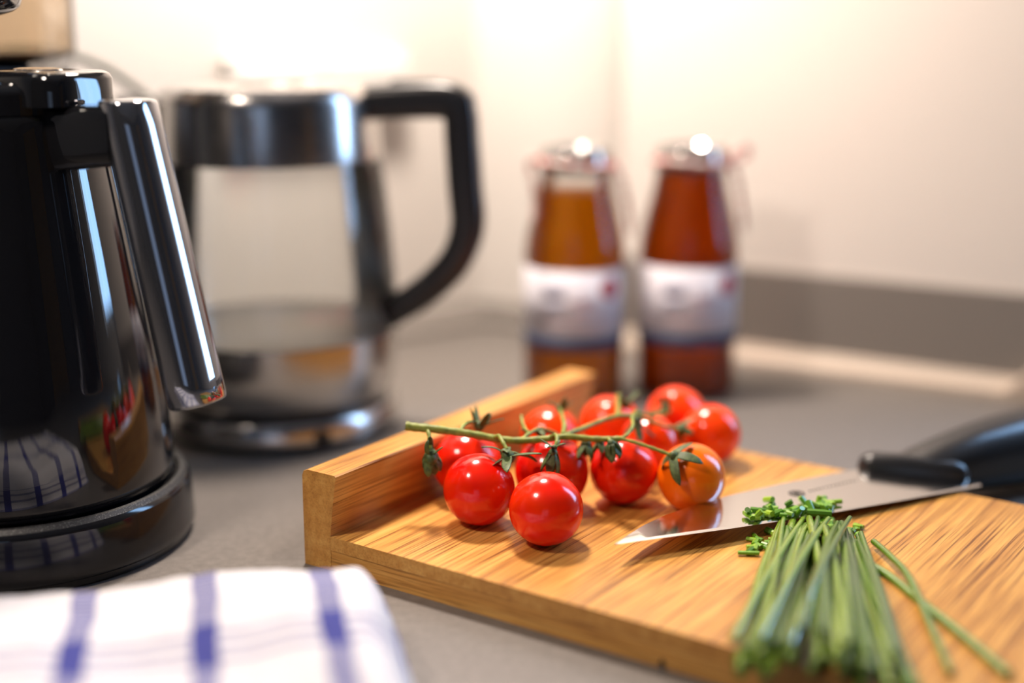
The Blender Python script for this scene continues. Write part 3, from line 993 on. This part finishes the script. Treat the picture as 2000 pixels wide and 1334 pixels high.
calyx(at_depth(1083, 874, .594), (0.1, 0.0, -1.0), 0.0060, 0.0008, 4, 0.4, -0.5, 0.0014, 0.4, 41)
calyx(at_depth(1194, 866, .602), (-0.3, 0.0, 0.95), 0.0088, 0.0024, 6, 0.12, 0.35, 0.0020, 0.2, 5, 'closed green bud')
calyx(at_depth(1316, 890, .602), (-0.55, -0.3, 0.75), 0.0125, 0.0021, 5, 0.85, 0.75, 0.0024, 2.2, 6)
calyx(at_depth(1094, 800, .658), (-0.1, -0.3, -0.9), 0.0080, 0.0015, 5, 0.4, 0.1, 0.0026, 0.2, 7)
calyx(at_depth(1222, 790, .675), (0.2, -0.2, -0.9), 0.0090, 0.0016, 5, 0.5, 0.1, 0.0028, 0.6, 8)
calyx(at_depth(1243, 822, .645), (0.0, 0.0, 1.0), 0.0105, 0.0016, 5, 0.2, 0.0, 0.0026, 0.6, 9)
calyx(at_depth(1299, 800, .688), (0.5, 0.5, -0.4), 0.0080, 0.0017, 5, 0.6, 0.2, 0.0028, 0.1, 10)
calyx(at_depth(1330, 838, .664), (-0.8, -0.3, 0.3), 0.0085, 0.0018, 5, 0.6, 0.3, 0.0034, 0.7, 11)
calyx(at_depth(1052, 842, .618), (0.0, 0.4, 0.8), 0.0090, 0.0013, 5, 0.8, 0.0, 0.0020, 0.1, 12)
calyx(at_depth(1145, 868, .612), (0.1, 0.3, 0.9), 0.0080, 0.0016, 5, 0.3, 0.2, 0.0026, 0.9, 13)
calyx(at_depth(1172, 866, .612), (0.1, 0.3, 0.9), 0.0070, 0.0014, 5, 0.3, 0.2, 0.0022, 0.4, 14)

# ------------------------------------------------------------------ knife
TIP = Vector((0.0419, 0.5462, TB + 0.0085))
HEEL = Vector((0.2226, 0.6396, TB + 0.0012))
KAX = (HEEL - TIP).normalized()
KW = Vector((-KAX.y, KAX.x, 0)).normalized()          # from edge to spine
KUP = KAX.cross(KW).normalized()
KL = (HEEL - TIP).length
knife = empty('chef_knife', TIP)
knife.rotation_euler = Matrix((KAX, KW, KUP)).transposed().to_euler()
tag(knife, 'kitchen knife with broad steel blade and black handle lying on the board', 'knife')
# outline in the blade plane: x along, y towards the spine
edge = [(0.0, 0.0), (0.012, -0.0002), (0.03, -0.0013), (0.055, -0.0026), (0.085, -0.0032), (0.115, -0.0030), (0.145, -0.0022), (0.175, -0.0011), (KL, 0.0)]
spine = [(0.0, 0.0), (0.010, 0.0065), (0.022, 0.0135), (0.038, 0.0205), (0.060, 0.0275), (0.085, 0.0328), (0.115, 0.0372), (0.145, 0.0402), (0.168, 0.0413), (0.200, 0.0400), (KL, 0.0060)]


def interp(tab, x):
    for (a, b), (c, d) in zip(tab[:-1], tab[1:]):
        if a <= x <= c:
            return b + (d - b) * (x - a) / max(1e-9, c - a)
    return tab[-1][1]


V, F = [], []
N = 60
TH = 0.0010
for i in range(N + 1):
    x = KL * (i / N) ** 1.15
    e, s = interp(edge, x), interp(spine, x)
    w = s - e
    g = min(0.0016, w * 0.3)
    th = TH * min(1.0, 0.25 + x / 0.05)
    for y, z in ((e, 0.0), (e + g, th * 0.55), (s - min(0.0003, w * .1), th), (s, th * 0.6), (s, -th * 0.6), (s - min(0.0003, w * .1), -th), (e + g, -th * 0.55)):
        V.append((x, y, z))
for i in range(N):
    for k in range(7):
        j = (k + 1) % 7
        F.append((i * 7 + k, i * 7 + j, (i + 1) * 7 + j, (i + 1) * 7 + k))
F.append(tuple(range(7))); F.append(tuple(N * 7 + k for k in range(7)))
blade = link('blade', sharpen(mesh('blade', V, F), 8), M['blade'], knife)
# etched roundel and line of lettering near the spine
ez = TH + 0.00006


def flat_ring(name, cx, cy, r0, r1, sx, m, parent, k=28):
    V, F = [], []
    for i in range(k):
        a = 2 * math.pi * i / k
        for r, z in ((r0, ez), (r1, ez), (r1, ez - 0.0001), (r0, ez - 0.0001)):
            V.append((cx + r * sx * math.cos(a), cy + r * math.sin(a), z))
    for i in range(k):
        j = (i + 1) % k
        for q in range(4):
            p = (q + 1) % 4
            F.append((i * 4 + q, i * 4 + p, j * 4 + p, j * 4 + q))
    return link(name, mesh(name, V, F), m, parent, False)


def kb_local(px, py):
    """blade-plane coordinates of the etched marks"""
    a = (py - 667) / 2778
    d = Vector(((px - 1000) / 2778, math.cos(PITCH) - a * math.sin(PITCH), -math.sin(PITCH) - a * math.cos(PITCH)))
    o = Vector((0, 0, CAM_H))
    t = (TIP - o).dot(KUP) / d.dot(KUP)
    p = o + d * t - TIP
    return p.dot(KAX), p.dot(KW)


lx, ly = kb_local(1556, 967)
flat_ring('roundel', lx, ly, 0.0024, 0.0035, 1.15, M['etching'], blade)
for dx, dy, sx, sy in ((-0.0007, 0.0, 0.0005, 0.0016), (0.0007, 0.0005, 0.0005, 0.0012), (0.0, -0.0006, 0.0012, 0.0004)):
    link('roundel_mark', box_mesh('roundel_mark', (lx + dx - sx, ly + dy - sy, ez - 0.0001), (lx + dx + sx, ly + dy + sy, ez)), M['etching'], blade, False)
x0, y0 = kb_local(1582, 962)
x1, y1 = kb_local(1672, 941)
rs = random.Random(12)
for k in range(13):
    t = k / 12
    x, y = x0 + (x1 - x0) * t, y0 + (y1 - y0) * t
    hh = rs.uniform(0.00035, 0.0008)
    link('etched_letter', box_mesh('etched_letter', (x - 0.0006, y - hh, ez - 0.0001), (x + 0.0004, y + hh * 0.6, ez)), M['etching'], blade, False)
# bolster: rounded bar set diagonally across the blade's heel
g0, g1 = Vector((0.1665, 0.0405, 0.0)), Vector((0.205, 0.0075, 0.0))
gd = (g1 - g0).normalized(); gn = Vector((-gd.y, gd.x, 0))
if gn.x < 0:
    gn = -gn
sec = []
for t, s in ((-0.003, 0.25), (-0.002, 0.6), (0.0, 0.85), (0.004, 1.0), (0.020, 1.05), (0.042, 1.0), (0.046, 0.85), (0.048, 0.6), (0.0495, 0.25)):
    sec.append((g0 + gd * t + gn * 0.004, gn, ZZ, 0.0065 * s, 0.0085 * s, 2.6))
link('bolster', loft_mesh('bolster', sec, 32, 60), M['knife_handle'], knife)
sec = []
for x, yc, hw, hh in ((0.184, 0.0320, 0.0100, 0.0050), (0.192, 0.0295, 0.0130, 0.0085), (0.204, 0.0275, 0.0145, 0.0125), (0.222, 0.0270, 0.0155, 0.0160), (0.245, 0.0270, 0.0170, 0.0180),
                      (0.275, 0.0260, 0.0178, 0.0185), (0.305, 0.0245, 0.0170, 0.0175), (0.328, 0.0225, 0.0155, 0.0150), (0.340, 0.0210, 0.0125, 0.0115), (0.345, 0.0205, 0.0070, 0.006)):
    lift = 0.0020 + max(0, x - 0.19) * 0.060
    sec.append(((x, yc, lift), (0, 1, 0), (0, 0, 1), hw, hh, 2.3))
link('handle', loft_mesh('handle', sec, 40, 60), M['knife_handle'], knife)

# ------------------------------------------------------------------ chives
rc = random.Random(21)


def chive(rows, r=0.0016, taper=0.8, label=None, group=None, m='chive'):
    P = smooth_path(rows, 5)
    k = len(P) - 1
    c0 = Vector(P[0])
    rad = [r * (taper + (1 - taper) * (i / k)) for i in range(k + 1)]
    o = link('chive', tube_mesh('chive', [p - c0 for p in P], rad, 8), M[m])
    o.location = c0
    tag(o, label, 'chive', group)
    return o


GB = 'chives in the bunch'
LB = 'long green chive in the loose bunch fanned out beside the knife'
NCH = 64
for i in range(NCH):
    a = rc.random()
    lay = rc.random() ** 1.3
    # far (cut) end and near end
    fx = 0.1175 + 0.0285 * a + rc.uniform(-0.004, 0.004)
    fy = 0.584 - 0.010 * a + rc.uniform(-0.014, 0.003)
    b = min(1, max(0, a + rc.uniform(-0.16, 0.16)))
    nx = 0.0770 + 0.0550 * b + rc.uniform(-0.002, 0.002)
    ny = 0.4470 - 0.0120 * b + rc.uniform(-0.005, 0.008)
    dome = math.sqrt(max(0.05, 1 - (2 * b - 1) ** 2))
    zf = TB + 0.0018 + 0.0065 * lay * (0.6 + 0.4 * math.sin(math.pi * a))
    zn = TB + 0.0018 + 0.0125 * lay * dome
    mx, my = (fx + nx) / 2 + rc.uniform(-0.003, 0.003), (fy + ny) / 2
    zm = TB + 0.0020 + 0.0115 * lay * dome
    sag = 0.0 if zf < TB + 0.004 else 0.0012
    fx2 = fx + (mx - fx) * 0.25
    chive([(fx, fy, zf), (fx2 + rc.uniform(-0.001, 0.001), fy + (my - fy) * 0.25, (zf * 0.6 + zm * 0.4) + 0.0006), (mx, my, zm), (nx, ny, zn)],
          rc.choice((0.0013, 0.0015, 0.0017, 0.0021)) * rc.uniform(0.95, 1.08), 0.72, LB, GB)
LW = 'long green chive lying slantwise on top of the loose bunch'
for k, (fx, fy, nx, ny, zf, zm, zn, r) in enumerate(((0.1365, 0.5790, 0.0850, 0.4500, 0.0075, 0.0140, 0.0120, 0.0019), (0.1395, 0.5750, 0.0990, 0.4520, 0.0070, 0.0155, 0.0150, 0.0020),
                                            (0.1450, 0.5760, 0.0935, 0.4420, 0.0090, 0.0165, 0.0140, 0.0018), (0.1265, 0.5830, 0.0770, 0.4570, 0.0060, 0.0105, 0.0085, 0.0018),
                                            (0.1400, 0.5640, 0.1130, 0.4400, 0.0065, 0.0140, 0.0145, 0.0017), (0.1445, 0.5580, 0.1300, 0.4460, 0.0050, 0.0105, 0.0085, 0.0019),
                                            (0.1340, 0.5700, 0.1060, 0.4490, 0.0070, 0.0150, 0.0150, 0.0017))):
    chive([(fx, fy, TB + zf), (fx * 0.72 + nx * 0.28, fy * 0.72 + ny * 0.28, TB + zf * 0.35 + zm * 0.65), (fx * 0.4 + nx * 0.6, fy * 0.4 + ny * 0.6, TB + zm), (nx, ny, TB + zn)], r, 0.6, LW, 'chives on top of the bunch')
o = chive([(0.1525, 0.5635, TB + 0.0030), (0.1545, 0.545, TB + 0.0040), (0.1560, 0.522, TB + 0.0044), (0.1530, 0.480, TB + 0.0020), (0.1497, 0.446, TB + 0.0016)], 0.0015, 0.95,
          'single chive beside the bunch lying over another that points to the board edge', None)
o = chive([(0.1420, 0.548, TB + 0.0015), (0.1500, 0.5320, TB + 0.0014), (0.1560, 0.5060, TB + 0.0014), (0.1640, 0.4700, TB + 0.0016), (0.1690, 0.4440, TB + 0.0016)], 0.0019, 0.95,
          'thick single chive beside the bunch, lying under a thinner crossing one', None)


def chop(p, d, L, r, group, label):
    d = Vector(d).normalized()
    ref = Vector((0, 0, 1)) if abs(d.z) < 0.9 else Vector((1, 0, 0))
    P = [d * (-L / 2), d * (-L / 6), d * (L / 6), d * (L / 2)]
    o = link('chopped_chive', tube_mesh('chopped_chive', P, [r * 0.95, r, r * 1.02, r * 0.97], 8, rc.uniform(0.7, 1.0), 40), M['chive_cut'])
    o.location = p
    tag(o, label, 'chive piece', group)
    return o


def blade_z(x, y):
    p = Vector((x, y, 0)) - TIP
    # plane through TIP with normal KUP
    return TIP.z - (KUP.x * (x - TIP.x) + KUP.y * (y - TIP.y)) / KUP.z


def on_blade(x, y):
    p = Vector((x, y, blade_z(x, y))) - TIP
    u, w = p.dot(KAX), p.dot(KW)
    return 0 < u < KL and interp(edge, u) + 0.0006 < w < interp(spine, u)


# pixels measured in the photograph, spread along the cutting edge
L1 = 'small chopped chive piece lying on the blade at the cut ends of the bunch'
L2 = 'small chopped chive piece on the bamboo in front of the blade edge'
seeds = []
for k in range(92):
    t = rc.random() ** 0.75
    px = 1452 + 175 * t + rc.uniform(-8, 8)
    py = 1037 - 22 * t + rc.gauss(0, 6.5 + 6 * t)
    seeds.append((px, py))
for k in range(16):
    seeds.append((rc.uniform(1470, 1530), rc.uniform(1052, 1072)))
for k in range(14):
    seeds.append((rc.uniform(1590, 1690), rc.uniform(1025, 1060)))


def ray(px, py, z):
    a = (py - 667) / 2778
    d = Vector(((px - 1000) / 2778, math.cos(PITCH) - a * math.sin(PITCH), -math.sin(PITCH) - a * math.cos(PITCH)))
    return Vector((0, 0, CAM_H)) + d * ((z - CAM_H) / d.z)


for px, py in seeds:
    z = TB + 0.006
    for _ in range(4):
        p = ray(px, py, z)
        ob = on_blade(p.x, p.y)
        z = blade_z(p.x, p.y) + 0.0026 if ob else TB + 0.0014
        if not ob and py < 1040 and px < 1640:
            break
    p = ray(px, py, z)
    ob = on_blade(p.x, p.y)
    up = rc.random() < 0.25
    d = (rc.uniform(-1, 1), rc.uniform(-1, 1), rc.uniform(0.3, 0.9) if (up and ob) else rc.uniform(-0.08, 0.08))
    L = rc.uniform(0.0028, 0.0058)
    r = rc.uniform(0.0011, 0.0017)
    p.z = (blade_z(p.x, p.y) + 0.0008 + r + (rc.uniform(0, 0.0022) if up else 0)) if ob else TB + r * 0.95
    chop(p, d, L, r, 'chopped chives on the blade' if ob else 'chopped chives on the board', L1 if ob else L2)
p = ray(1462, 1080, TB + 0.0013)
chop(p, (1, -0.08, 0), 0.0088, 0.0012, None, 'longest chopped chive piece lying alone on the bamboo in front of the blade')
p = ray(1600, 1010, TB + 0.006)
p.z = blade_z(p.x, p.y) + 0.0030
chop(p, (0.95, -0.2, 0.0), 0.0105, 0.0017, None, 'long thick chopped chive piece on top of the heap on the blade')

# ------------------------------------------------------------------ towel
def towel():
    ax_, ay_ = 0.168, 0.0925
    cx_, cy_ = -0.111, 0.4225
    V, F, UV = [], [], []
    NU, NV = 120, 90
    for j in range(NV + 1):
        for i in range(NU + 1):
            s = -1 + 2 * i / NU
            t = -1 + 2 * j / NV
            # square plan with rounded corners; height falls off as a soft roll at the rim
            x, y = s, t
            m = max(abs(s), abs(t), 1e-6)
            # distance to the rim in metres (plan)
            rx = (1 - abs(s)) * ax_
            ry = (1 - abs(t)) * ay_
            roll = 0.021

            def prof(d):
                if d >= roll:
                    return 1.0
                q = 1 - d / roll
                return math.sqrt(max(0.0, 1 - q ** 2.3))
            hgt = min(prof(rx), prof(ry)) * (0.35 + 0.65 * max(prof(rx) * prof(ry), 0))
            wx, wy = cx_ + s * ax_, cy_ + t * ay_
            wx -= 0.004 * (t * 0.5 + 0.5) * (s * 0.5 + 0.5)
            h0 = 0.0345 + 0.0035 * max(0, s) ** 1.5
            wob = 0.0016 * math.sin(9 * s + 3 * t) + 0.0022 * noise.noise(Vector((wx * 28, wy * 34, 1.3))) + 0.0007 * noise.noise(Vector((wx * 120, wy * 120, 4.0)))
            V.append((wx + 0.0012 * noise.noise(Vector((wy * 60, 0, 5))), wy + 0.0012 * noise.noise(Vector((wx * 60, 3, 5))), max(0.0004, (h0 + wob) * hgt)))
            # cloth coordinates: arc length grows over the rolled rim
            def arc(d):
                return d if d >= roll else roll - (roll - d) * 1.0 - 0.030 * (1 - d / roll) ** 2
            u = (ax_ - arc(rx)) * (1 if s > 0 else -1)
            v = (ay_ - arc(ry)) * (1 if t > 0 else -1)
            UV.append((u + cx_, v + cy_))
    W = NU + 1
    for j in range(NV):
        for i in range(NU):
            F.append((j * W + i, j * W + i + 1, (j + 1) * W + i + 1, (j + 1) * W + i))
    # underside
    base = len(V)
    rim = [j * W for j in range(NV, 0, -1)] + [i for i in range(NU)] + [j * W + NU for j in range(NV)] + [NV * W + i for i in range(NU, 0, -1)]
    F.append(tuple(rim))
    me = bpy.data.meshes.new('towel')
    me.from_pydata(V, [], F)
    uvl = me.uv_layers.new(name='cloth')
    for lp in me.loops:
        uvl.data[lp.index].uv = UV[lp.vertex_index]
    me.update()
    return me


M['towel'] = mat('checked_towel_cotton', (0.75, 0.74, 0.76), 0.9)
h = NT(M['towel'])
uvn = h.n('ShaderNodeUVMap', uv_map='cloth')
sx = h.n('ShaderNodeSeparateXYZ')
h.l(uvn.outputs['UV'], sx.inputs[0])
u, vv = sx.outputs['X'], sx.outputs['Y']
SP = 0.0423
pu = h.math('ABSOLUTE', h.math('SUBTRACT', h.math('FRACT', h.math('DIVIDE', h.math('ADD', u, 0.0148 + SP * 10.5), SP)), 0.5))
band_u = h.math('LESS_THAN', pu, 0.0045 / SP)
SPV = 0.092
fv = h.math('FRACT', h.math('DIVIDE', h.math('ADD', vv, -0.4400 + SPV * 10.5), SPV))
pv = h.math('ABSOLUTE', h.math('SUBTRACT', fv, 0.5))
band_v = h.math('LESS_THAN', pv, 0.0135 / SPV)
line_v = h.math('LESS_THAN', h.math('ABSOLUTE', h.math('SUBTRACT', h.math('FRACT', h.math('MULTIPLY', h.math('ADD', vv, 1.0), 1 / 0.0088)), 0.5)), 0.16)
band_v_lines = h.math('MULTIPLY', band_v, line_v)
rib = h.math('ADD', 0.70, h.math('MULTIPLY', h.math('SINE', h.math('MULTIPLY', vv, 6.283 / 0.0028)), 0.26))
weave = h.math('MULTIPLY', h.math('SINE', h.math('MULTIPLY', u, 6.283 / 0.0018)), h.math('SINE', h.math('MULTIPLY', vv, 6.283 / 0.0018)))
fac_u = h.math('MULTIPLY', band_u, h.math('MAXIMUM', rib, h.math('MULTIPLY', band_v, 0.97)))
fac_v = h.math('MULTIPLY', band_v_lines, 0.62)
fac_v2 = h.math('MULTIPLY', band_v, 0.06)
fac = h.math('MAXIMUM', h.math('MAXIMUM', fac_u, fac_v), fac_v2)
h.l(h.mix(fac, (0.68, 0.665, 0.69), (0.018, 0.025, 0.23)), h.b.inputs['Base Color'])
h.bump(weave, 0.35, 0.0006)
tw = link('dish_towel', towel(), M['towel'])
tw.rotation_euler = (0, 0, math.radians(11.0))
tag(tw, 'folded white dish towel with blue checks before the coffee jug', 'towel')
